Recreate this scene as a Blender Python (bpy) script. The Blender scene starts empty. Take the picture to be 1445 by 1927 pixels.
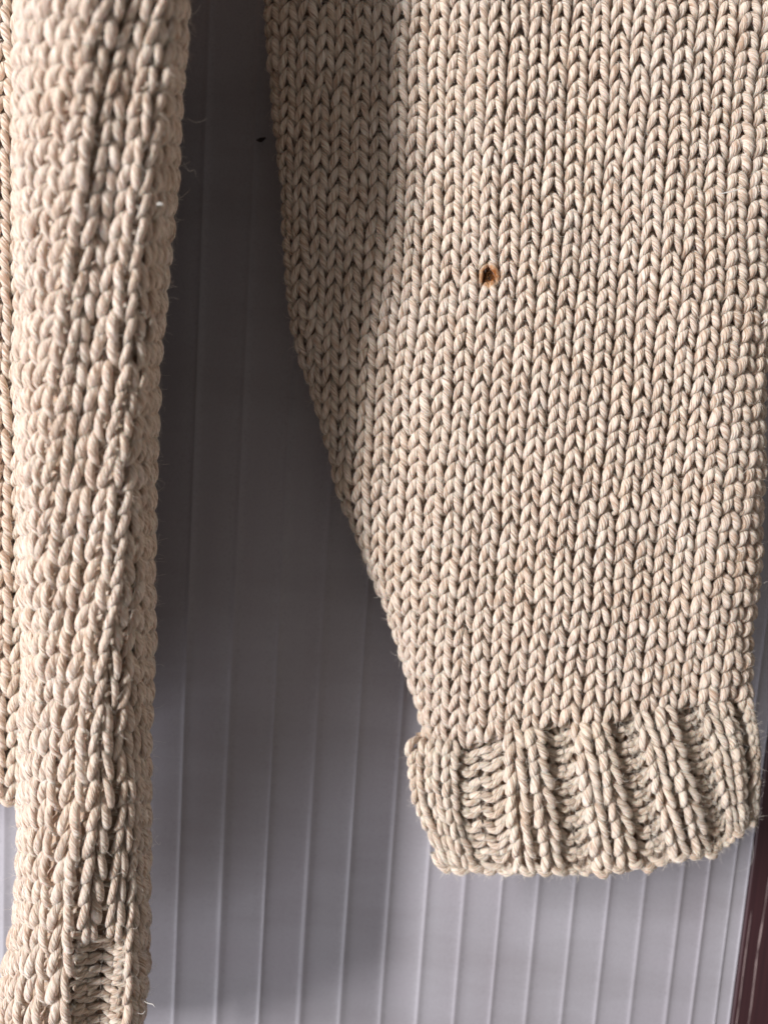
import bpy, math
import numpy as np
from mathutils import Matrix, Vector

rng = np.random.default_rng(11)
C = bpy.context.scene.collection
scene = bpy.context.scene

# ------------------------------------------------------------------ camera
W, H, FPX = 1445.0, 1927.0, 1448.0
PITCH, ROLL = math.radians(6.9), math.radians(3.8)
CAM = np.array([0.0, -0.320, 0.0])
fwd = np.array([0, math.cos(PITCH), -math.sin(PITCH)])
r0 = np.array([1.0, 0, 0]); u0 = np.array([0, math.sin(PITCH), math.cos(PITCH)])
right = math.cos(ROLL) * r0 + math.sin(ROLL) * u0
up = math.cos(ROLL) * u0 - math.sin(ROLL) * r0
cam_data = bpy.data.cameras.new('camera')
cam = bpy.data.objects.new('camera', cam_data); C.objects.link(cam)
cam.matrix_world = Matrix(((right[0], up[0], -fwd[0], CAM[0]), (right[1], up[1], -fwd[1], CAM[1]),
                           (right[2], up[2], -fwd[2], CAM[2]), (0, 0, 0, 1)))
cam_data.sensor_fit = 'VERTICAL'; cam_data.sensor_height = 24.0; cam_data.lens = 24.0 * FPX / H
cam_data.clip_start = 0.01; cam_data.clip_end = 50
cam_data.dof.use_dof = True; cam_data.dof.focus_distance = 0.262; cam_data.dof.aperture_fstop = 4.2
scene.camera = cam

# ------------------------------------------------------------------ light: soft room light, a tall window to the left
world = bpy.data.worlds.new('World'); scene.world = world; world.use_nodes = True
bg = world.node_tree.nodes['Background']
bg.inputs[0].default_value = (1.0, 0.91, 0.83, 1); bg.inputs[1].default_value = 0.20

def area(name, loc, target, sx, sy, watts, col):
    l = bpy.data.lights.new(name, 'AREA'); l.shape = 'RECTANGLE'; l.size = sx; l.size_y = sy
    l.energy = watts; l.color = col
    o = bpy.data.objects.new(name, l); C.objects.link(o); o.location = loc
    d = Vector(target) - Vector(loc)
    o.rotation_euler = d.to_track_quat('-Z', 'Y').to_euler()
    return o
area('window_light', (-1.10, -1.10, 0.46), (0.03, -0.05, -0.02), 0.15, 0.9, 38, (1.0, 0.97, 0.945))
area('low_fill_light', (-0.78, -0.42, -1.15), (0.0, -0.02, -0.22), 0.60, 0.60, 12.5, (0.93, 0.93, 1.0))  # unseen fill lamp, added low at the left to lighten the lower panel
vs = scene.view_settings
vs.view_transform = 'Standard'; vs.look = 'None'; vs.exposure = 0; vs.gamma = 1; vs.use_curve_mapping = False
scene.render.engine = 'CYCLES'
scene.cycles.max_bounces = 8; scene.cycles.diffuse_bounces = 6; scene.cycles.use_denoising = True

# ------------------------------------------------------------------ helpers
def at(px, py, d):
    """world point on the ray of photo pixel (px,py), d metres in front of the panel"""
    px = np.asarray(px, float); py = np.asarray(py, float); d = np.asarray(d, float)
    dirv = fwd * FPX + (px[..., None] - W / 2) * right - (py[..., None] - H / 2) * up
    t = (-d - CAM[1]) / dirv[..., 1]
    return CAM + dirv * t[..., None]

def tab(t):
    a = np.array(t, float); return lambda q: np.interp(q, a[:, 0], a[:, 1])

def smooth_tab(t, w):
    f = tab(t)
    ks = np.linspace(-1, 1, 7) * w
    return lambda q: sum(f(np.asarray(q) + k) for k in ks) / 7.0

def mesh_obj(name, verts, faces, mat, parent=None, smooth=True, uv=None, rnd=None):
    verts = np.asarray(verts, np.float32); faces = np.asarray(faces, np.int32)
    me = bpy.data.meshes.new(name)
    k = faces.shape[1]; n = len(faces)
    me.vertices.add(len(verts)); me.vertices.foreach_set('co', verts.ravel())
    me.loops.add(n * k); me.loops.foreach_set('vertex_index', faces.ravel())
    me.polygons.add(n); me.polygons.foreach_set('loop_start', np.arange(0, n * k, k, dtype=np.int32))
    me.polygons.foreach_set('use_smooth', np.full(n, smooth))
    if uv is not None:
        l = me.uv_layers.new(name='UVMap'); l.data.foreach_set('uv', np.asarray(uv, np.float32).ravel())
    if rnd is not None:
        a = me.attributes.new('rnd', 'FLOAT', 'POINT'); a.data.foreach_set('value', np.asarray(rnd, np.float32))
    me.update(calc_edges=True); me.validate()
    me.materials.append(mat)
    o = bpy.data.objects.new(name, me); C.objects.link(o)
    if parent is not None: o.parent = parent
    return o

def noise1(seed, n=256):
    g = np.random.default_rng(seed).normal(size=n)
    return lambda q: np.interp(np.asarray(q) % (n - 1), np.arange(n), g)

def noise2(seed, n=96):
    g = np.random.default_rng(seed).normal(size=(n, n))
    def f(a, b):
        a = (np.asarray(a, float) + 1000.0) % (n - 1); b = (np.asarray(b, float) + 1000.0) % (n - 1)
        i = np.floor(a).astype(int); j = np.floor(b).astype(int); s = a - i; t = b - j
        s = s * s * (3 - 2 * s); t = t * t * (3 - 2 * t)
        return (g[i, j] * (1 - s) * (1 - t) + g[i + 1, j] * s * (1 - t) + g[i, j + 1] * (1 - s) * t + g[i + 1, j + 1] * s * t)
    return f

# ------------------------------------------------------------------ materials
BURN = at(918.0, 521.0, 0.0455)

def nt(name):
    m = bpy.data.materials.new(name); m.use_nodes = True
    t = m.node_tree; b = t.nodes['Principled BSDF']
    return m, t, b
def N(t, kind, **kw):
    n = t.nodes.new(kind)
    for k, v in kw.items(): setattr(n, k, v)
    return n
def math_node(t, op, a, b=None):
    n = N(t, 'ShaderNodeMath', operation=op)
    for i, v in enumerate((a, b)):
        if v is None: continue
        if isinstance(v, (int, float)): n.inputs[i].default_value = v
        else: t.links.new(v, n.inputs[i])
    return n.outputs[0]
def ramp(t, fac, stops):
    n = N(t, 'ShaderNodeValToRGB')
    while len(n.color_ramp.elements) < len(stops): n.color_ramp.elements.new(0.5)
    for e, (p, c) in zip(n.color_ramp.elements, stops): e.position = p; e.color = (*c, 1)
    t.links.new(fac, n.inputs[0]); return n.outputs[0]
def mix(t, fac, a, b, mode='MIX'):
    n = N(t, 'ShaderNodeMix', data_type='RGBA', blend_type=mode)
    if isinstance(fac, (int, float)): n.inputs[0].default_value = fac
    else: t.links.new(fac, n.inputs[0])
    for i, v in ((6, a), (7, b)):
        if isinstance(v, tuple): n.inputs[i].default_value = (*v, 1)
        else: t.links.new(v, n.inputs[i])
    return n.outputs[2]

def burn_mix(t, col):
    """scorched colour round the burn hole (a stain with a shape of its own)"""
    geo = N(t, 'ShaderNodeNewGeometry')
    sub = N(t, 'ShaderNodeVectorMath', operation='SUBTRACT'); t.links.new(geo.outputs['Position'], sub.inputs[0]); sub.inputs[1].default_value = tuple(BURN)
    mul = N(t, 'ShaderNodeVectorMath', operation='MULTIPLY'); t.links.new(sub.outputs[0], mul.inputs[0]); mul.inputs[1].default_value = (1, 0.15, 1)
    d = N(t, 'ShaderNodeVectorMath', operation='LENGTH'); t.links.new(mul.outputs[0], d.inputs[0])
    nz = N(t, 'ShaderNodeTexNoise'); nz.inputs['Scale'].default_value = 560; nz.inputs['Detail'].default_value = 3
    t.links.new(geo.outputs['Position'], nz.inputs['Vector'])
    e = math_node(t, 'ADD', math_node(t, 'MULTIPLY', d.outputs['Value'], 1000.0), math_node(t, 'MULTIPLY', math_node(t, 'SUBTRACT', nz.outputs[0], 0.5), 4.2))
    f = math_node(t, 'DIVIDE', e, 8.0)
    n = N(t, 'ShaderNodeValToRGB'); t.links.new(f, n.inputs[0])
    els = n.color_ramp.elements
    st = [(0.0, (0.010, 0.006, 0.003), 1.0), (0.13, (0.03, 0.012, 0.004), 1.0), (0.26, (0.36, 0.12, 0.022), 1.0),
          (0.42, (0.52, 0.25, 0.075), 0.7), (0.60, (0.5, 0.38, 0.25), 0.0)]
    while len(els) < len(st): els.new(0.5)
    for el, (p, c, a) in zip(els, st): el.position = p; el.color = (*c, a)
    return mix(t, n.outputs['Alpha'], col, n.outputs['Color'])

def yarn_material(name, twist=0.085, light=(0.90, 0.79, 0.70), dark=(0.52, 0.375, 0.28), burn=False, bump=1.0):
    m, t, b = nt(name)
    uv = N(t, 'ShaderNodeUVMap'); sx = N(t, 'ShaderNodeSeparateXYZ'); t.links.new(uv.outputs[0], sx.inputs[0])
    at_ = N(t, 'ShaderNodeAttribute', attribute_name='rnd')
    u, v = sx.outputs[0], sx.outputs[1]
    ang = math_node(t, 'MULTIPLY', math_node(t, 'ADD', v, math_node(t, 'MULTIPLY', u, twist)), 2 * math.pi)
    cv = N(t, 'ShaderNodeCombineXYZ')
    t.links.new(math_node(t, 'COSINE', ang), cv.inputs[0]); t.links.new(math_node(t, 'SINE', ang), cv.inputs[1])
    t.links.new(math_node(t, 'ADD', math_node(t, 'MULTIPLY', u, 0.11), math_node(t, 'MULTIPLY', at_.outputs['Fac'], 37.0)), cv.inputs[2])
    n1 = N(t, 'ShaderNodeTexNoise'); n1.inputs['Scale'].default_value = 1.9; n1.inputs['Detail'].default_value = 1.0
    n2 = N(t, 'ShaderNodeTexNoise'); n2.inputs['Scale'].default_value = 4.0; n2.inputs['Detail'].default_value = 3.0
    t.links.new(cv.outputs[0], n1.inputs['Vector']); t.links.new(cv.outputs[0], n2.inputs['Vector'])
    s = math_node(t, 'ADD', math_node(t, 'MULTIPLY', n1.outputs[0], 0.62), math_node(t, 'MULTIPLY', n2.outputs[0], 0.38))
    col = ramp(t, s, [(0.38, dark), (0.49, tuple(0.35 * a + 0.65 * c for a, c in zip(dark, light))), (0.60, light)])  # varied fibre tones, with crevice shade between fibres put into the dark end
    # cloudy warm / grey drift over the whole garment
    geo = N(t, 'ShaderNodeNewGeometry')
    n3 = N(t, 'ShaderNodeTexNoise'); n3.inputs['Scale'].default_value = 45; n3.inputs['Detail'].default_value = 2
    t.links.new(geo.outputs['Position'], n3.inputs['Vector'])
    col = mix(t, 0.35, col, ramp(t, n3.outputs[0], [(0.35, (1.0, 0.93, 0.86)), (0.65, (0.97, 0.975, 1.0))]), 'MULTIPLY')
    hv = ramp(t, at_.outputs['Fac'], [(0.0, (0.95, 0.94, 0.93)), (1.0, (1.0, 1.0, 1.0))])
    col = mix(t, 1.0, col, hv, 'MULTIPLY')
    if burn: col = burn_mix(t, col)
    t.links.new(col, b.inputs['Base Color'])
    b.inputs['Roughness'].default_value = 0.78; b.inputs['Specular IOR Level'].default_value = 0.25
    b.inputs['Sheen Weight'].default_value = 0.25; b.inputs['Sheen Roughness'].default_value = 0.5
    b.inputs['Sheen Tint'].default_value = (1, 0.95, 0.88, 1)
    b.inputs['Subsurface Weight'].default_value = 0.3; b.inputs['Subsurface Radius'].default_value = (1.0, 0.5, 0.3); b.inputs['Subsurface Scale'].default_value = 0.0016
    bp = N(t, 'ShaderNodeBump'); bp.inputs['Strength'].default_value = bump; bp.inputs['Distance'].default_value = 0.0016
    t.links.new(s, bp.inputs['Height']); t.links.new(bp.outputs[0], b.inputs['Normal'])
    return m

YARN = yarn_material('cream_yarn', burn=True)
YARN_RIB = yarn_material('cream_rib_yarn', light=(0.90, 0.80, 0.70), dark=(0.54, 0.40, 0.30))

def plain(name, col, rough=0.8, burn=False):
    m, t, b = nt(name); b.inputs['Roughness'].default_value = rough
    geo = N(t, 'ShaderNodeNewGeometry'); n = N(t, 'ShaderNodeTexNoise'); n.inputs['Scale'].default_value = 900; n.inputs['Detail'].default_value = 2
    t.links.new(geo.outputs['Position'], n.inputs['Vector'])
    c = ramp(t, n.outputs[0], [(0.35, tuple(x * 0.75 for x in col)), (0.65, col)])
    if burn: c = burn_mix(t, c)
    t.links.new(c, b.inputs['Base Color'])
    return m
LINING = plain('shaded_inner_knit', (0.54, 0.40, 0.295), 0.95, True)  # browner than the yarn: warm shade of the stitch gaps put into the colour
FIBRE = plain('loose_fibre', (0.90, 0.83, 0.75), 0.6)
BURNT = plain('scorched_fibre', (0.22, 0.085, 0.02), 0.8)
LINT = plain('white_lint', (0.85, 0.83, 0.80), 0.6)

def panel_material():
    m, t, b = nt('grey_panel')
    geo = N(t, 'ShaderNodeNewGeometry')
    n = N(t, 'ShaderNodeTexNoise'); n.inputs['Scale'].default_value = 1700; n.inputs['Detail'].default_value = 2
    t.links.new(geo.outputs['Position'], n.inputs['Vector'])
    mp = N(t, 'ShaderNodeMapping'); mp.inputs['Scale'].default_value = (60, 60, 3); t.links.new(geo.outputs['Position'], mp.inputs[0])
    n2 = N(t, 'ShaderNodeTexNoise'); n2.inputs['Scale'].default_value = 1.0; n2.inputs['Detail'].default_value = 4
    t.links.new(mp.outputs[0], n2.inputs['Vector'])
    c = ramp(t, n.outputs[0], [(0.30, (0.30, 0.292, 0.325)), (0.45, (0.375, 0.366, 0.405)), (0.7, (0.39, 0.38, 0.425))])
    c = mix(t, 0.6, c, ramp(t, n2.outputs[0], [(0.3, (0.86, 0.82, 0.84)), (0.7, (1, 1, 1))]), 'MULTIPLY')
    mp2 = N(t, 'ShaderNodeMapping'); mp2.inputs['Scale'].default_value = (9, 9, 34); t.links.new(geo.outputs['Position'], mp2.inputs[0])
    n4 = N(t, 'ShaderNodeTexNoise'); n4.inputs['Scale'].default_value = 1.0; n4.inputs['Detail'].default_value = 5; n4.inputs['Roughness'].default_value = 0.6
    t.links.new(mp2.outputs[0], n4.inputs['Vector'])
    c = mix(t, 0.7, c, ramp(t, n4.outputs[0], [(0.32, (0.84, 0.82, 0.81)), (0.55, (1, 1, 1)), (0.75, (1.0, 0.97, 0.985))]), 'MULTIPLY')
    t.links.new(c, b.inputs['Base Color'])
    t.links.new(ramp(t, n4.outputs[0], [(0.3, (0.42, 0.42, 0.42)), (0.7, (0.62, 0.62, 0.62))]), b.inputs['Roughness'])
    bp = N(t, 'ShaderNodeBump'); bp.inputs['Strength'].default_value = 0.12; bp.inputs['Distance'].default_value = 0.0003
    t.links.new(n.outputs[0], bp.inputs['Height']); t.links.new(bp.outputs[0], b.inputs['Normal'])
    return m
PANEL = panel_material()
def maroon_material():
    m, t, b = nt('maroon_paint')
    geo = N(t, 'ShaderNodeNewGeometry'); mp = N(t, 'ShaderNodeMapping'); mp.inputs['Scale'].default_value = (900, 300, 12)
    t.links.new(geo.outputs['Position'], mp.inputs[0])
    n = N(t, 'ShaderNodeTexNoise'); n.inputs['Scale'].default_value = 1; n.inputs['Detail'].default_value = 3
    t.links.new(mp.outputs[0], n.inputs['Vector'])
    t.links.new(ramp(t, n.outputs[0], [(0.3, (0.032, 0.009, 0.013)), (0.7, (0.046, 0.014, 0.018))]), b.inputs['Base Color'])
    b.inputs['Roughness'].default_value = 0.55
    return m
MAROON = maroon_material()
SCRATCH = plain('scratched_paint', (0.45, 0.34, 0.34), 0.7)
CHIP = plain('dark_fleck', (0.035, 0.022, 0.02), 0.9)

# ------------------------------------------------------------------ the ribbed panel behind
ZT, ZB = 0.42, -0.42
panel = bpy.data.objects.new('ribbed_panel', None); C.objects.link(panel)
panel.location = (0, 0, ZB)
panel['label'] = 'pale grey panel of upright ridged slats behind the cream sweater'; panel['category'] = 'panel'
edges_px = [-712, -632, -552, -472, -392, -312, -232, -152, -72, 8, 88, 168, 248, 328, 409, 488, 566, 641, 717, 786, 855, 923, 990, 1057, 1121, 1186, 1254, 1300, 1346, 1373]
EX = at(np.array(edges_px, float), np.full(len(edges_px), 1900.0), np.zeros(len(edges_px)))[:, 0]
for i in range(len(EX) - 1):
    a, b_ = EX[i], EX[i + 1]; w = b_ - a
    hgt = 0.00070
    f = np.array([0.0, 0.05, 0.10, 0.16, 0.30, 0.55, 0.78, 0.89, 0.93, 0.955, 0.978, 1.0])
    dd = np.array([0.95, 0.62, 0.30, 0.11, 0.0, 0.07, 0.19, 0.29, 0.42, 0.66, 0.88, 0.95]) * hgt
    zs = np.linspace(ZB, ZT, 15)
    wob = noise1(300 + i)
    vv = []
    for z in zs:
        for ff, q in zip(f, dd):
            vv.append((a + ff * w + 0.00025 * wob(z * 9 + 50) * (0 < ff < 1), -q, z))
    vv = np.array(vv); n = len(f)
    fc = [(r * n + c, r * n + c + 1, (r + 1) * n + c + 1, (r + 1) * n + c) for r in range(len(zs) - 1) for c in range(n - 1)]
    # flat back so that every slat has thickness
    vb = np.array([(a, 0.003, ZB), (b_, 0.003, ZB), (b_, 0.003, ZT), (a, 0.003, ZT)])
    k = len(vv)
    fc += [(k + 1, k, k + 3, k + 2), (k, 0, (len(zs) - 1) * n, k + 3), (n - 1, k + 1, k + 2, len(zs) * n - 1)]
    mesh_obj('slat', np.vstack([vv, vb]) - np.array([0, 0, ZB]), fc, PANEL, panel)

def box_mesh(name, x0, x1, y0, y1, z0, z1, mat, parent, off=(0, 0, 0), bev=0.0):
    import bmesh
    bm = bmesh.new(); bmesh.ops.create_cube(bm, size=1)
    for v in bm.verts:
        v.co = ((x0 + x1) / 2 + v.co.x * (x1 - x0) - off[0], (y0 + y1) / 2 + v.co.y * (y1 - y0) - off[1], (z0 + z1) / 2 + v.co.z * (z1 - z0) - off[2])
    if bev: bmesh.ops.bevel(bm, geom=bm.edges[:], offset=bev, segments=3, affect='EDGES', profile=0.6)
    me = bpy.data.meshes.new(name); bm.to_mesh(me); bm.free(); me.materials.append(mat)
    for p in me.polygons: p.use_smooth = False
    o = bpy.data.objects.new(name, me); C.objects.link(o); o.parent = parent
    return o

post = bpy.data.objects.new('painted_post', None); C.objects.link(post)
post.location = (EX[-1] + 0.02, 0.01, ZB)
post['label'] = 'dark maroon painted post with pale scratches at the edge of the ridged panel'; post['category'] = 'post'
px0 = EX[-1] + 0.0006
box_mesh('board', px0, px0 + 0.10, -0.0015, 0.03, ZB, ZT, MAROON, post, post.location, 0.0012)
for sx, z0, z1, ww in ((1389, -0.30, -0.205, 0.00016), (1412, -0.30, -0.165, 0.00022)):
    c = at(np.array(sx + 4.0), np.array(1860.0), np.array(0.0017))[0]
    zz = np.linspace(z0, z1, 26); nz_ = noise1(int(sx)); ws = ww * np.clip(1 + 0.6 * nz_(zz * 200 + 90), 0.15, 2)
    ws[0] = ws[-1] = ww * 0.1
    vs_ = np.vstack([np.c_[c + 0.0002 * nz_(zz * 40 + 70) - ws, np.full(26, -0.00165), zz], np.c_[c + 0.0002 * nz_(zz * 40 + 70) + ws, np.full(26, -0.00165), zz]]) - np.array(post.location)
    mesh_obj('scratch', vs_, [(i, 26 + i, 27 + i, i + 1) for i in range(25)], SCRATCH, post)
cp = at(np.array([482, 490, 500, 497, 491, 486.0]), np.array([263, 259, 258, 261, 266, 265.0]), np.full(6, 0.0036)) - np.array(panel.location)
mesh_obj('paint_chip', np.vstack([cp, cp + np.array([0, 0.0012, 0])]), [(0, 1, 2, 3), (0, 3, 4, 5), (0, 6, 7, 1), (1, 7, 8, 2), (2, 8, 9, 3), (3, 9, 10, 4), (4, 10, 11, 5), (5, 11, 6, 0)], CHIP, panel, smooth=False)

# ------------------------------------------------------------------ knitting
def catmull(P, m):
    """P (...,K,D) control points -> (...,m,D)"""
    K = P.shape[-2]
    Q = np.concatenate([2 * P[..., :1, :] - P[..., 1:2, :], P, 2 * P[..., -1:, :] - P[..., -2:-1, :]], axis=-2)
    t = np.linspace(0, K - 1 - 1e-6, m); i = np.floor(t).astype(int); f = (t - i)[:, None]
    a, b, c, d = Q[..., i, :], Q[..., i + 1, :], Q[..., i + 2, :], Q[..., i + 3, :]
    return 0.5 * (2 * b + (c - a) * f + (2 * a - 5 * b + 4 * c - d) * f ** 2 + (3 * b - a - 3 * c + d) * f ** 3)

# one loop (x in wales, y in rows downwards, z in wales towards the viewer, radius in wales)
HALF_L = np.array([(-0.50, -0.06, -0.38, 0.14), (-0.19, 0.00, -0.34, 0.14), (-0.045, 0.18, -0.12, 0.142), (-0.140, 0.60, 0.12, 0.205),
                   (-0.290, 1.08, 0.18, 0.208), (-0.392, 1.43, 0.03, 0.135), (-0.28, 1.64, -0.28, 0.14)])
HALF_R = np.array([(0.28, 1.66, -0.30, 0.14), (0.392, 1.43, 0.00, 0.135), (0.305, 1.08, 0.17, 0.202), (0.180, 0.61, 0.13, 0.202),
                   (0.075, 0.18, -0.12, 0.142), (0.19, 0.00, -0.36, 0.14), (0.50, -0.06, -0.38, 0.14)])
LOOP = np.vstack([HALF_L, [(0.0, 1.72, -0.38, 0.15)], HALF_R])
# ribbing is pulled lengthways: straighter, steeper legs
RIB = LOOP.copy(); RIB[2:6, 0] = (-0.165, -0.200, -0.245, -0.30); RIB[9:13, 0] = (0.30, 0.265, 0.225, 0.175)
# seen from behind (purl): heads and feet come forward
PURL = LOOP.copy(); PURL[:, 2] = -PURL[:, 2] * 0.95 - 0.02
PURL[:, 3] = np.where(PURL[:, 2] > 0.1, 0.235, 0.17)
PURL[:, 1] = np.interp(PURL[:, 1], [-0.06, 0.2, 1.42, 1.72], [-0.02, 0.25, 1.2, 1.46])

class Surf:
    """grid of world points over wale coordinate c and row coordinate r, with smooth interpolation"""
    def __init__(self, P, c0, dc, r0_, dr):
        self.P, self.c0, self.dc, self.r0, self.dr = P, c0, dc, r0_, dr
        gc = np.gradient(P, axis=1); gr = np.gradient(P, axis=0)
        n = np.cross(gr, gc); n /= np.linalg.norm(n, axis=-1, keepdims=True) + 1e-12
        self.Nn = n
    def __call__(self, c, r):
        a = np.clip((r - self.r0) / self.dr, 0, self.P.shape[0] - 1.001); b = np.clip((c - self.c0) / self.dc, 0, self.P.shape[1] - 1.001)
        i = np.floor(a).astype(int); j = np.floor(b).astype(int); s = (a - i)[..., None]; t = (b - j)[..., None]
        def L(G): return G[i, j] * (1 - s) * (1 - t) + G[i + 1, j] * s * (1 - t) + G[i, j + 1] * (1 - s) * t + G[i + 1, j + 1] * s * t
        n = L(self.Nn); n /= np.linalg.norm(n, axis=-1, keepdims=True) + 1e-12
        return L(self.P), n

SIDES, MS = 9, 28
def tube(path, nrm, rad, sides=SIDES, flat=1.0):
    """path (B,M,3), nrm (B,M,3), rad (B,M) -> verts, faces, uv(per loop), (ring normals)"""
    B, M, _ = path.shape
    T = np.gradient(path, axis=1); T /= np.linalg.norm(T, axis=-1, keepdims=True) + 1e-12
    b = np.zeros_like(T)
    mid = int(np.argmax(np.abs(np.einsum('bmi,bmi->m', np.cross(T, nrm), np.cross(T, nrm)))))
    b[:, mid] = np.cross(T[:, mid], nrm[:, mid])
    for step, rngm in ((1, range(mid + 1, M)), (-1, range(mid - 1, -1, -1))):
        for q in rngm:
            v = b[:, q - step]; v = v - T[:, q] * np.sum(v * T[:, q], -1, keepdims=True)
            b[:, q] = v / (np.linalg.norm(v, axis=-1, keepdims=True) + 1e-9)
    b /= np.linalg.norm(b, axis=-1, keepdims=True) + 1e-9
    n = np.cross(b, T)
    th = np.arange(sides) / sides * 2 * math.pi
    ring = np.cos(th)[None, None, :, None] * n[:, :, None, :] + np.sin(th)[None, None, :, None] * b[:, :, None, :]
    off = flat * np.cos(th)[None, None, :, None] * n[:, :, None, :] + np.sin(th)[None, None, :, None] * b[:, :, None, :] * (2 - flat)
    V = path[:, :, None, :] + off * rad[:, :, None, None]
    seg = np.linalg.norm(np.diff(path, axis=1), axis=-1); u = np.concatenate([np.zeros((B, 1)), np.cumsum(seg, 1)], 1) / (rad.mean() + 1e-9)
    idx = np.arange(B * M * sides).reshape(B, M, sides)
    a0 = idx[:, :-1, :]; a1 = idx[:, 1:, :]
    F = np.stack([a0, a1, np.roll(a1, -1, 2), np.roll(a0, -1, 2)], -1).reshape(-1, 4)
    v0 = np.arange(sides) / sides; v1 = (np.arange(sides) + 1) / sides
    U0 = np.broadcast_to(u[:, :-1, None], (B, M - 1, sides)); U1 = np.broadcast_to(u[:, 1:, None], (B, M - 1, sides))
    V0 = np.broadcast_to(v0, U0.shape); V1 = np.broadcast_to(v1, U0.shape)
    UV = np.stack([np.stack([U0, V0], -1), np.stack([U1, V0], -1), np.stack([U1, V1], -1), np.stack([U0, V1], -1)], -2).reshape(-1, 2)
    return V.reshape(-1, 3), F, UV, ring, n

def knit_wale(name, surf, c, rows, wpx, mat, parent, fuzz, kind, seed, warp=None, jitter=1.0, sides=SIDES, ms=MS, rscale=1.0, shape=None, ends=(False, False), purl_h=1.0):
    """one column of stitches as one mesh; kind(r) True = knit, False = purl; wpx(r) wale width in metres"""
    g = np.random.default_rng(seed)
    rows = np.asarray(rows, float); B = len(rows)
    K = LOOP.shape[0]
    is_k = np.array([kind(r) for r in rows])
    P = np.where(is_k[:, None, None], (LOOP if shape is None else shape)[None], PURL[None]).copy()
    # uneven hand: each leg leans, swells and sits a little differently
    j = jitter
    P[:, :, 0] *= (1 + 0.05 * j * g.normal(size=(B, 1)))
    P[:, 2:6, 0] += 0.022 * j * g.normal(size=(B, 1)); P[:, 9:13, 0] += 0.022 * j * g.normal(size=(B, 1))
    P[:, 2:6, 2] += 0.035 * j * g.normal(size=(B, 1)); P[:, 9:13, 2] += 0.035 * j * g.normal(size=(B, 1))
    P[:, 1:6, 3] *= 1 + 0.07 * j * g.normal(size=(B, 1)); P[:, 9:14, 3] *= 1 + 0.07 * j * g.normal(size=(B, 1))
    P[:, :, 1] += 0.05 * j * g.normal(size=(B, 1))
    P[:, 3:5, 1] += 0.05 * j * g.normal(size=(B, 1)); P[:, 10:12, 1] += 0.05 * j * g.normal(size=(B, 1))
    ref = np.where(is_k[:, None, None], (LOOP if shape is None else shape)[None], PURL[None])
    P[:, 0] = ref[:, 0]; P[:, -1] = ref[:, -1]
    for side, sl_ in ((0, (0, 1)), (1, (-1, -2))):      # where purl meets knit the yarn dives behind
        if ends[side]:
            P[~is_k, sl_[0], 2] = -0.45; P[~is_k, sl_[1], 2] *= 0.55
    S = catmull(P, ms)
    cc = c + S[..., 0]; rr = rows[:, None] + S[..., 1] * np.where(is_k, 1.0, purl_h)[:, None]
    base, nn = surf(cc, rr)
    w = np.array([wpx(r) for r in rows])[:, None]
    path = base + nn * (S[..., 2] * w * 0.9)[..., None]
    rad = S[..., 3] * w * rscale
    V, F, UV, ring, nfr = tube(path, nn, rad, sides, 0.92)
    rv = np.repeat(g.random(B), ms * sides)
    if warp is not None: V = warp(V)
    o = mesh_obj(name, V, F, mat, parent, uv=UV, rnd=rv)
    if fuzz is not None:
        Vr = V.reshape(B, ms, sides, 3); fuzz.append((Vr, ring, np.gradient(path, axis=1)))
    return o

def fibres(name, fuzz, count, parent, mat, length=(0.0014, 0.0048), rad=0.000046, seed=5, front_only=True):
    """many fine loose hairs standing off the yarn: nobody could count them"""
    g = np.random.default_rng(seed)
    Vall = np.concatenate([f[0].reshape(-1, 3) for f in fuzz]); Nall = np.concatenate([f[1].reshape(-1, 3) for f in fuzz])
    Tall = np.concatenate([np.repeat(f[2][:, :, None, :], f[0].shape[2], 2).reshape(-1, 3) for f in fuzz])
    ok = np.flatnonzero(Nall[:, 1] < 0.25); pick = g.choice(ok, count)
    p = Vall[pick]; n = Nall[pick]; t = Tall[pick]; t = t / (np.linalg.norm(t, axis=1, keepdims=True) + 1e-12)
    L = g.uniform(length[0], length[1], count) * np.clip(np.exp(0.35 * g.normal(size=count)), 0.4, 1.15)
    s = np.where(g.random(count) < 0.5, -1.0, 1.0)[:, None]
    hug = (g.random(count) < 0.35)[:, None]
    tw = np.cross(n, t)
    d0 = np.where(hug, n * 0.12 + s * (t + 0.45 * tw) + 0.12 * g.normal(size=(count, 3)),
                  n * g.uniform(0.15, 0.9, (count, 1)) + s * t * g.uniform(0.3, 1.2, (count, 1)) + 0.5 * g.normal(size=(count, 3)))
    d0 /= np.linalg.norm(d0, axis=1, keepdims=True)
    bend = np.where(hug, 0.15 * g.normal(size=(count, 3)) - 0.25 * n, 0.8 * g.normal(size=(count, 3)) - 0.3 * n)
    M = 4; pts = [p - n * 0.0001]; d = d0
    for k in range(M - 1):
        pts.append(pts[-1] + d * (L / (M - 1))[:, None]); d = d + bend * 0.45 + 0.12 * g.normal(size=(count, 3)); d /= np.linalg.norm(d, axis=1, keepdims=True)
    path = np.stack(pts, 1)
    rr = np.full((count, M), rad) * np.linspace(1.1, 0.45, M)[None] * g.uniform(0.6, 1.3, (count, 1))
    ref = np.broadcast_to(np.cross(d0, bend)[:, None, :], path.shape)
    V, F, UV, _, _ = tube(path, ref, rr, 3)
    o = mesh_obj(name, V, F, mat, parent); o['kind'] = 'stuff'
    return o

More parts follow.
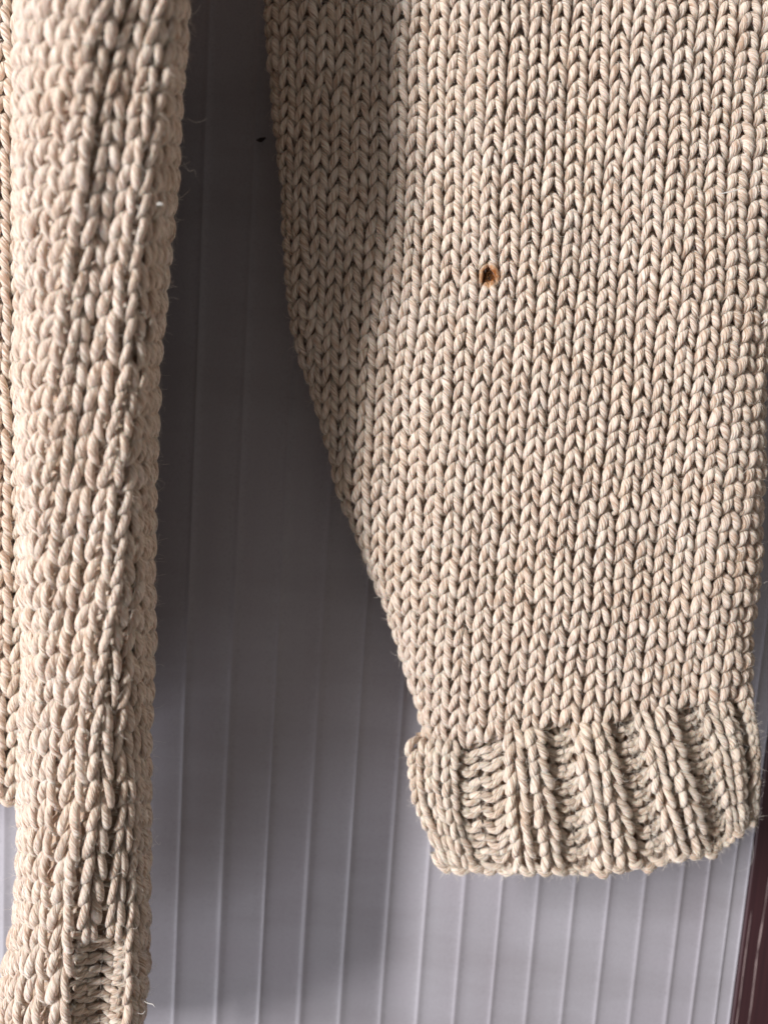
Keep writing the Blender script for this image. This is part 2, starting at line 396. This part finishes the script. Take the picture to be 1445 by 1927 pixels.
def tube_grid(xl, xr, dmid, th, xref, ys, pitch, cs, pxmm, npow=2.4, fold=None, yof=None):
    """points of a flattened knitted tube: rows of photo heights ys x wale coords cs.
    xl/xr/dmid/th/xref functions of photo y; pitch(c,y) photo px from the reference wale; yof(x,y) row bend"""
    phi = np.linspace(math.radians(-168), math.radians(168), 900)
    e = 2 / npow
    sx = np.sign(np.sin(phi)) * np.abs(np.sin(phi)) ** e; sd = np.sign(np.cos(phi)) * np.abs(np.cos(phi)) ** e
    out = np.zeros((len(ys), len(cs), 3)); PH = np.zeros((len(ys), len(cs)))
    for i, y in enumerate(ys):
        a, b = xl(y), xr(y); xc, hw = (a + b) / 2, (b - a) / 2
        x = xc + hw * sx; d = dmid(y) + th(y) * sd
        arc = np.concatenate([[0], np.cumsum(np.hypot(np.diff(x), np.diff(d) * 1000 / pxmm))])
        fr = np.abs(phi) < math.pi / 2
        s0 = np.interp(xref(y), x[fr], arc[fr])
        s = s0 + pitch(cs, y)
        ph = np.interp(s, arc, phi); PH[i] = ph
        X = np.interp(ph, phi, x); D = np.interp(ph, phi, d)
        Y = np.full(len(cs), float(y)) if yof is None else yof(X, y)
        if fold is not None: D = D + fold(X, Y) * np.clip(np.cos(ph), 0, 1)
        out[i] = at(X, Y, D)
    return out, PH

def shell(name, surf, cs, rs, mat, parent, inset):
    """inner side of the knit: a flattened bag just under the stitches"""
    cc, rr = np.meshgrid(cs, rs); p, n = surf(cc, rr); p = p - n * inset
    R, K = cc.shape
    a = np.arange(R * K).reshape(R, K); b = np.roll(a, -1, 1)
    F = np.stack([a[:-1], b[:-1], b[1:], a[1:]], -1).reshape(-1, 4)
    return mesh_obj(name, p.reshape(-1, 3), F, mat, parent)

sweater = bpy.data.objects.new('sweater', None); C.objects.link(sweater)
sweater['label'] = 'cream chunky hand knit sweater hanging down, a burn hole in one sleeve'
sweater['category'] = 'sweater'

MM = 0.001
# ---- wide sleeve -------------------------------------------------
xlW = smooth_tab([(-400, 470), (0, 503), (170, 514), (330, 529), (560, 546), (650, 562), (730, 591), (840, 622), (960, 660), (1040, 698), (1120, 730), (1220, 760), (1300, 790), (1420, 806), (1500, 806)], 25)
xrW = smooth_tab([(-400, 1590), (0, 1530), (300, 1492), (500, 1468), (700, 1441), (900, 1433), (1100, 1424), (1290, 1408), (1500, 1405)], 25)
xrefW = tab([(-400, 958), (0, 941), (520, 917), (900, 890), (1330, 862), (1500, 850)])
cuff_top = tab([(700, 1392), (780, 1388), (830, 1380), (880, 1392), (930, 1376), (1060, 1350), (1180, 1336), (1300, 1314), (1420, 1298), (1500, 1296)])
RW = 47; Y0 = -64.0
def foldW(X, Y):
    v = np.interp(Y, [-100, 0, 400, 800, 1300], [1075, 1085, 1120, 1235, 1250])
    a = np.interp(Y, [-100, 500, 700, 1300], [1.9, 1.8, 1.6, 1.4])
    g = -a * np.exp(-((X - v) / 75.0) ** 2)
    h = 1.6 * np.exp(-((X - (v - 170)) / 90.0) ** 2) + 1.4 * np.exp(-((X - (v + 130)) / 60.0) ** 2)
    k = -3.5 * np.exp(-((X - 740) / 70.0) ** 2 - ((Y - 860) / 240.0) ** 2)
    return (g + h + k) * MM
pitchW = lambda c, y: (37.4 * c + 0.12 * c * c) * np.interp(y, [0, 700, 1350], [1.0, 0.985, 0.93])
csW = np.arange(-27, 27.01, 0.2); rsW = np.arange(-14, RW + 1.61, 0.25)
nzc, nzr, nzd = noise2(1), noise2(2), noise2(3)
ysW = Y0 + (1345 - Y0) * rsW / RW
def yofW(X, y):
    f = (y - Y0) / (1345 - Y0)
    return Y0 + (cuff_top(X) - Y0) * f
PW, PHW = tube_grid(lambda y: xlW(y) + 7, lambda y: xrW(y) - 8, lambda y: 0.029, lambda y: 0.0165, xrefW, ysW, pitchW, csW, 0.19, 2.7, foldW, yofW)
cc_, rr_ = np.meshgrid(csW, rsW)
PW = PW + np.stack([0.00042 * nzc(cc_ * 0.55, rr_ * 0.35), 0.00035 * nzd(cc_ * 0.5, rr_ * 0.4), 0.00040 * nzr(cc_ * 0.5, rr_ * 0.5)], -1)
surfW = Surf(PW, csW[0], 0.2, rsW[0], 0.25)
def wale_width(surf, c):
    def f(r):
        p0, _ = surf(np.array([c - 0.5]), np.array([r + 0.5])); p1, _ = surf(np.array([c + 0.5]), np.array([r + 0.5]))
        return float(np.linalg.norm(p1 - p0))
    return f
def burn_warp(V):
    d = V - BURN; q = np.hypot(d[:, 0], d[:, 2]); R = 0.0052
    an = np.arctan2(d[:, 2], d[:, 0]); h = 0.0013 * (1 + 0.28 * np.sin(3 * an + 1.0) + 0.2 * np.sin(2 * an + 2.4) + 0.14 * np.sin(7 * an))
    s = np.where(q < R, (h + q * (R - h) / R) / np.maximum(q, 1e-6), 1.0)
    V = V.copy(); V[:, 0] = BURN[0] + d[:, 0] * s; V[:, 2] = BURN[2] + d[:, 2] * s
    return V
def phi_at(PH, cs, rs, c, r):
    return PH[np.clip(int(round((r - rs[0]) / (rs[1] - rs[0]))), 0, len(rs) - 1), np.clip(int(round((c - cs[0]) / (cs[1] - cs[0]))), 0, len(cs) - 1)]

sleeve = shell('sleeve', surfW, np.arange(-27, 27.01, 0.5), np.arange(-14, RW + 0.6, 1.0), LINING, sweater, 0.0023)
sleeve['label'] = 'wide slouching sleeve with a small burn hole'
fz = []
for c in range(-17, 18):
    rows = [r for r in range(-1, RW) if abs(phi_at(PHW, csW, rsW, c, max(r, 0))) < math.radians(112)]
    rows = [r for r in rows if r >= 0]
    if len(rows) < 3: continue
    rows = list(range(min(rows), max(rows) + 1))
    knit_wale('knit_column', surfW, c, rows, wale_width(surfW, c), YARN, sleeve, fz, lambda r: True, 1000 + c, burn_warp, 0.9, rscale=0.92)
fibres('loose_fibres', fz, 34000, sleeve, FIBRE, seed=21)

# ---- ribbed cuff of the wide sleeve -----------------------------
CB = np.arange(-1, 24)
topx = np.array([752, 775, 806, 839, 868, 906, 944, 983, 1021, 1044, 1067, 1104, 1141, 1165, 1188, 1225, 1262, 1286, 1310, 1342, 1368, 1382, 1394, 1404, 1414], float)
botx = np.array([806, 828, 848, 868, 892, 928, 962, 1010, 1057, 1085, 1113, 1157, 1200, 1228, 1256, 1295, 1333, 1350, 1367, 1386, 1398, 1405, 1411, 1417, 1423], float)
cuff_bot = tab([(740, 1560), (775, 1578), (805, 1598), (850, 1619), (950, 1627), (1050, 1627), (1150, 1624), (1250, 1606), (1330, 1585), (1390, 1553), (1425, 1515), (1450, 1490)])
KNIT_C = {0, 1, 2, 5, 6, 9, 10, 13, 14, 17, 18, 21, 22, -1}
RC = 9
csC = np.arange(-1, 23.01, 0.125); rsC = np.arange(-1, RC + 1.61, 0.25)
rib_prof = np.array([0 if int(math.floor(c)) in KNIT_C else 1 for c in csC], float)
ker = np.hanning(9); ker /= ker.sum(); rib_prof = np.convolve(np.pad(rib_prof, 4, mode='edge'), ker, 'valid')
PC = np.zeros((len(rsC), len(csC), 3))
for i, r in enumerate(rsC):
    v = r / RC
    x = np.interp(csC, CB, topx) * (1 - v) + np.interp(csC, CB, botx) * v
    side = np.interp(csC, [-1, 3, 6, 16, 20, 23], [-1, -0.55, 0, 0, 0.25, 0.5])
    x = x + side * 36 * 4 * np.clip(v, 0, 1.1) * (1 - np.clip(v, 0, 1.1)) * 0.9
    y = cuff_top(x) * (1 - v) + cuff_bot(x) * v
    # across: flattened tube, rolling back at both sides
    q = (x - 1093) / 358.0
    d = 0.020 + 0.0235 * np.sqrt(np.clip(1 - np.abs(q) ** 2.6, 0.0, 1))
    d = d + 0.0050 * np.sin(math.pi * np.clip(v, 0, 1)) + np.interp(v, [-0.1, 0.12, 1], [0.0, 0.0035, 0.001])
    ribs = rib_prof * np.interp(v, [-0.05, 0.15, 0.85, 1.1], [0.0015, 0.0074, 0.0066, 0.002]) * np.interp(csC, [2, 4.5, 8, 24], [0.8, 0.75, 1.05, 1.1])
    PC[i] = at(x, y, d - ribs)
cc_, rr_ = np.meshgrid(csC, rsC)
PC = PC + np.stack([0.0005 * nzc(cc_ * 0.6 + 40, rr_ * 0.3), 0.0004 * nzd(cc_ * 0.6 + 40, rr_ * 0.4), 0.0003 * nzr(cc_ * 0.6 + 40, rr_ * 0.4)], -1)
surfC = Surf(PC, csC[0], 0.125, rsC[0], 0.25)
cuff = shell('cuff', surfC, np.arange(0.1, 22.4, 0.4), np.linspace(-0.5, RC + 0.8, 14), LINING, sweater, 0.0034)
cuff['label'] = 'ribbed cuff at the end of the wide sleeve'
fzc = []
for k in range(0, 22):
    kn = k in KNIT_C
    c = k + 0.5
    ww = wale_width(surfC, c)
    wf = (lambda r, ww=ww: min(max(ww(r), 0.0062), 0.0080)) if kn else (lambda r, ww=ww: min(max(ww(r), 0.0052), 0.0064))
    knit_wale('rib_column' if kn else 'purl_column', surfC, c, range(0, RC), wf, YARN_RIB, cuff, fzc, lambda r, kn=kn: kn, 2000 + k, None, 1.2, rscale=0.94 if kn else 0.84, shape=0.6 * RIB + 0.4 * LOOP, ends=(k - 1 in KNIT_C, k + 1 in KNIT_C))
# bound-off edge: a chain of slanting loops
def chain_edge(name, surf, cvals, r, wid, parent, fuzz, seed, mat):
    g = np.random.default_rng(seed); B = len(cvals)
    base = np.array([(-0.42, -0.45, -0.10, 0.17), (-0.30, -0.12, 0.20, 0.24), (0.05, 0.12, 0.26, 0.27), (0.40, 0.06, 0.06, 0.23), (0.62, -0.10, -0.25, 0.18), (0.70, 0.2, -0.5, 0.16)])
    P = np.repeat(base[None], B, 0); P[:, :, :3] += 0.06 * g.normal(size=(B, 6, 3)); P[:, :, 1] += 0.12 * g.normal(size=(B, 1))
    S = catmull(P, 20)
    p, n = surf(np.asarray(cvals)[:, None] + S[..., 0] * wid[:, None], r + S[..., 1])
    w = 0.0056
    path = p + n * (S[..., 2] * w)[..., None]
    V, F, UV, ring, _ = tube(path, n, S[..., 3] * w)
    o = mesh_obj(name, V, F, mat, parent, uv=UV, rnd=np.repeat(g.random(B), 20 * SIDES))
    fuzz.append((V.reshape(B, 20, SIDES, 3), ring, np.gradient(path, axis=1)))
    return o
cv = []
k = 0.2
while k < 22.3:
    cv.append(k); p0, _ = surfC(np.array([k - .5]), np.array([float(RC)])); p1, _ = surfC(np.array([k + .5]), np.array([float(RC)]))
    k += 0.0062 / max(float(np.linalg.norm(p1 - p0)), 0.003)
cv = np.array(cv)
wd = np.array([0.0066 / max(float(np.linalg.norm(surfC(np.array([k + .5]), np.array([float(RC)]))[0] - surfC(np.array([k - .5]), np.array([float(RC)]))[0])), 0.003) for k in cv])
chain_edge('bound_off_edge', surfC, cv, RC + 0.30, wd, cuff, fzc, 77, YARN_RIB)
fibres('loose_fibres', fzc, 14000, cuff, FIBRE, seed=22)

# ---- narrow sleeve in front -------------------------------------
xlL = smooth_tab([(-400, 20), (0, 24), (400, 24), (700, 26), (1000, 34), (1200, 40), (1400, 36), (1600, 30), (1750, 22), (1850, -2), (1927, -22), (2100, -60)], 30)
xrL = smooth_tab([(-400, 385), (0, 358), (150, 350), (350, 335), (560, 318), (700, 305), (900, 300), (1100, 297), (1300, 293), (1500, 290), (1700, 288), (1850, 285), (1927, 276), (2100, 270)], 30)
xrefL = tab([(-400, 360), (0, 328), (147, 308), (349, 284), (600, 257), (930, 207), (1160, 168), (1394, 143), (1742, 122), (1927, 116), (2100, 112)])
RL0, PITL = -70.0, 46.0; RL = 44
csL = np.arange(-16, 19.01, 0.2); rsL = np.arange(-12, RL + 1.61, 0.25); ysL = RL0 + rsL * PITL
pitchL = lambda c, y: 51.0 * c * np.interp(y, [0, 1200, 1700, 1927], [1.05, 1.0, 0.95, 0.95])
PURL_L = lambda c, r: (1 <= c <= 2) and r >= 40
PL, PHL = tube_grid(lambda y: xlL(y) + 16, lambda y: xrL(y) - 17, lambda y: np.interp(y, [-70, 700, 1927], [0.073, 0.066, 0.062]), lambda y: np.interp(y, [0, 500, 1700, 1927], [0.042, 0.037, 0.032, 0.031]), xrefL, ysL, pitchL, csL, 0.146, 3.3,
                    lambda X, Y: 0.0016 * np.sin(X / 23.0 + Y / 210.0))
cc_, rr_ = np.meshgrid(csL, rsL)
rec = 0.0052 * np.clip((1.0 - np.abs(cc_ - 1.5)) / 0.35, 0, 1) * np.clip((rr_ - 39.6) / 0.8, 0, 1)
PL = PL + np.stack([0.00045 * nzc(cc_ * 0.55 + 20, rr_ * 0.35), 0.0005 * nzd(cc_ * 0.5 + 20, rr_ * 0.3), 0.0006 * nzr(cc_ * 0.8 + 20, rr_ * 0.22)], -1)
sl = Surf(PL, csL[0], 0.2, rsL[0], 0.25)
PL = PL - sl.Nn * rec[..., None]
surfL = Surf(PL, csL[0], 0.2, rsL[0], 0.25)
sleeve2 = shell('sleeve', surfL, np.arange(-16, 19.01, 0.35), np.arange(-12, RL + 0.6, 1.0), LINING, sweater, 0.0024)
sleeve2['label'] = 'narrow sleeve hanging edge on in front of the panel'
fzl = []
for c in range(-8, 12):
    rows = [r for r in range(0, RL) if abs(phi_at(PHL, csL, rsL, c, r)) < math.radians(118)]
    if len(rows) < 3: continue
    rows = list(range(min(rows), max(rows) + 1))
    if c in (1, 2): rows = [r for r in rows if r < 40] + list(np.arange(40, RL, 0.5))
    ww = wale_width(surfL, c)
    knit_wale('knit_column', surfL, c, rows, lambda r, ww=ww, c=c: min(max(ww(r), 0.0066), 0.0080) * (0.72 if PURL_L(c, r) else 1.0), YARN, sleeve2, fzl, lambda r, c=c: not PURL_L(c, r), 3000 + c, None, 1.2, rscale=0.82, shape=0.55 * RIB + 0.45 * LOOP, ends=(c == 1, c == 2), purl_h=0.5)
fibres('loose_fibres', fzl, 22000, sleeve2, FIBRE, length=(0.0015, 0.005), seed=23)

# ---- front of the sweater, only its edge is seen ------------------
xlB = tab([(-400, -620), (2000, -620)])
xrB = smooth_tab([(-400, 200), (1200, 200), (1300, 195), (1420, 185), (1530, 170), (1600, 165)], 20)
xrefB = tab([(-400, 12), (0, 8), (1200, 3), (1600, -8)])
RB0, PITB = -60.0, 33.0; RB = 47
csB = np.arange(-19, 8.01, 0.2); rsB = np.arange(-16, RB + 1.61, 0.25); ysB = RB0 + rsB * PITB
PB, PHB = tube_grid(xlB, xrB, lambda y: 0.022, lambda y: np.interp(y, [0, 1225, 1300, 1530], [0.015, 0.015, 0.017, 0.014]), xrefB, ysB, lambda c, y: 38.0 * c, csB, 0.2, 3.0)
cc_, rr_ = np.meshgrid(csB, rsB)
PB = PB + np.stack([0.0004 * nzc(cc_ * 0.55 + 60, rr_ * 0.35), 0.0004 * nzd(cc_ * 0.5 + 60, rr_ * 0.3), 0.0004 * nzr(cc_ * 0.5 + 60, rr_ * 0.5)], -1)
surfB = Surf(PB, csB[0], 0.2, rsB[0], 0.25)
body = shell('body_front', surfB, np.arange(-19, 8.01, 0.5), np.arange(-16, RB + 0.8, 1.0), LINING, sweater, 0.0032)
body['label'] = 'front of the sweater with its ribbed hem, mostly hidden behind the narrow sleeve'
fzb = []
for c in range(-3, 5):
    knit_wale('knit_column', surfB, c, range(0, RB), wale_width(surfB, c), YARN if c != 1 else YARN_RIB, body, fzb, lambda r, c=c: not (r >= 39 and c in (-2, -1)), 4000 + c, None, 1.2)
cvb = np.arange(-3, 4.5, 0.9)
chain_edge('bound_off_edge', surfB, cvb, RB + 0.5, np.full(len(cvb), 0.95), body, fzb, 78, YARN_RIB)
fibres('loose_fibres', fzb, 2500, body, FIBRE, seed=24)

# ---- frayed scorched ends in the burn hole ------------------------
g = np.random.default_rng(9); nb = 260
th = g.uniform(0, 2 * math.pi, nb); rr0 = g.uniform(0.0012, 0.0027, nb)
p = BURN + np.stack([np.cos(th) * rr0, g.uniform(-0.0012, 0.0012, nb), np.sin(th) * rr0], 1)
d = np.stack([-np.cos(th), np.zeros(nb), -np.sin(th)], 1) + 0.55 * g.normal(size=(nb, 3)); d /= np.linalg.norm(d, axis=1, keepdims=True)
L = g.uniform(0.0006, 0.0022, nb)
path = np.stack([p + d * (L * s)[:, None] + np.array([0, 0, -0.0002]) * s * s for s in np.linspace(0, 1, 4)], 1)
V, F, _, _, _ = tube(path, np.broadcast_to(np.array([0.1, -1.0, 0.2]), path.shape), np.full((nb, 4), 0.00005), 3)
o = mesh_obj('frayed_edge', V, F, BURNT, sleeve); o['kind'] = 'stuff'; o['label'] = 'scorched rusty fibres round the burn hole'

# ---- loose threads and lint that stand out singly -----------------
def thread(name, pts, dep, rad, mat, parent):
    a = np.array(pts, float); P = at(a[:, 0], a[:, 1], np.full(len(a), dep) if np.isscalar(dep) else np.array(dep))
    S = catmull(P[None], 5 * len(a)); r = rad * np.interp(np.linspace(0, 1, S.shape[1]), [0, 0.3, 0.8, 1], [0.7, 1.0, 0.8, 0.35])
    V, F, _, _, _ = tube(S, np.broadcast_to(np.array([0.3, -1.0, 0.25]), S.shape), r[None], 5)
    return mesh_obj(name, V, F, mat, parent)
for pts, dep, rad in [
    ([(1203, 1052), (1196, 1058), (1200, 1064), (1192, 1071)], 0.0475, 0.00022),
    ([(1350, 366), (1368, 362), (1384, 358), (1398, 352)], 0.0480, 0.00020),
    ([(1432, 608), (1440, 602), (1448, 604)], 0.046, 0.0002),
    ([(1388, 1033), (1394, 1037), (1399, 1036)], 0.046, 0.0002)]:
    thread('lint_thread', pts, dep, rad, LINT, sleeve)
for pts, dep, rad in [
    ([(352, 20), (362, 26), (372, 20), (378, 8)], 0.085, 0.00005),
    ([(352, 222), (366, 230), (380, 228), (392, 222)], 0.083, 0.00005),
    ([(346, 306), (356, 322), (366, 320), (370, 333)], 0.082, 0.00007),
    ([(300, 572), (312, 566), (322, 560), (338, 563)], 0.085, 0.00005),
    ([(296, 385), (302, 383), (307, 386)], 0.110, 0.0003),
    ([(292, 1252), (302, 1250), (310, 1254)], 0.082, 0.00005),
    ([(298, 1572), (292, 1580), (300, 1590), (303, 1584)], 0.082, 0.00006),
    ([(272, 1884), (280, 1888), (288, 1890), (292, 1895)], 0.088, 0.00016),
    ([(274, 1902), (268, 1908), (258, 1906)], 0.088, 0.00008)]:
    thread('lint_thread', pts, dep, rad, LINT, sleeve2)
for pts, dep, rad in [([(1383, 1570), (1408, 1568), (1416, 1590), (1414, 1620), (1402, 1636), (1380, 1640)], 0.020, 0.00005),
                      ([(862, 1640), (875, 1636), (882, 1622)], 0.040, 0.00006)]:
    thread('lint_thread', pts, dep, rad, LINT, cuff)
sweater.location = (0, 0, 0)
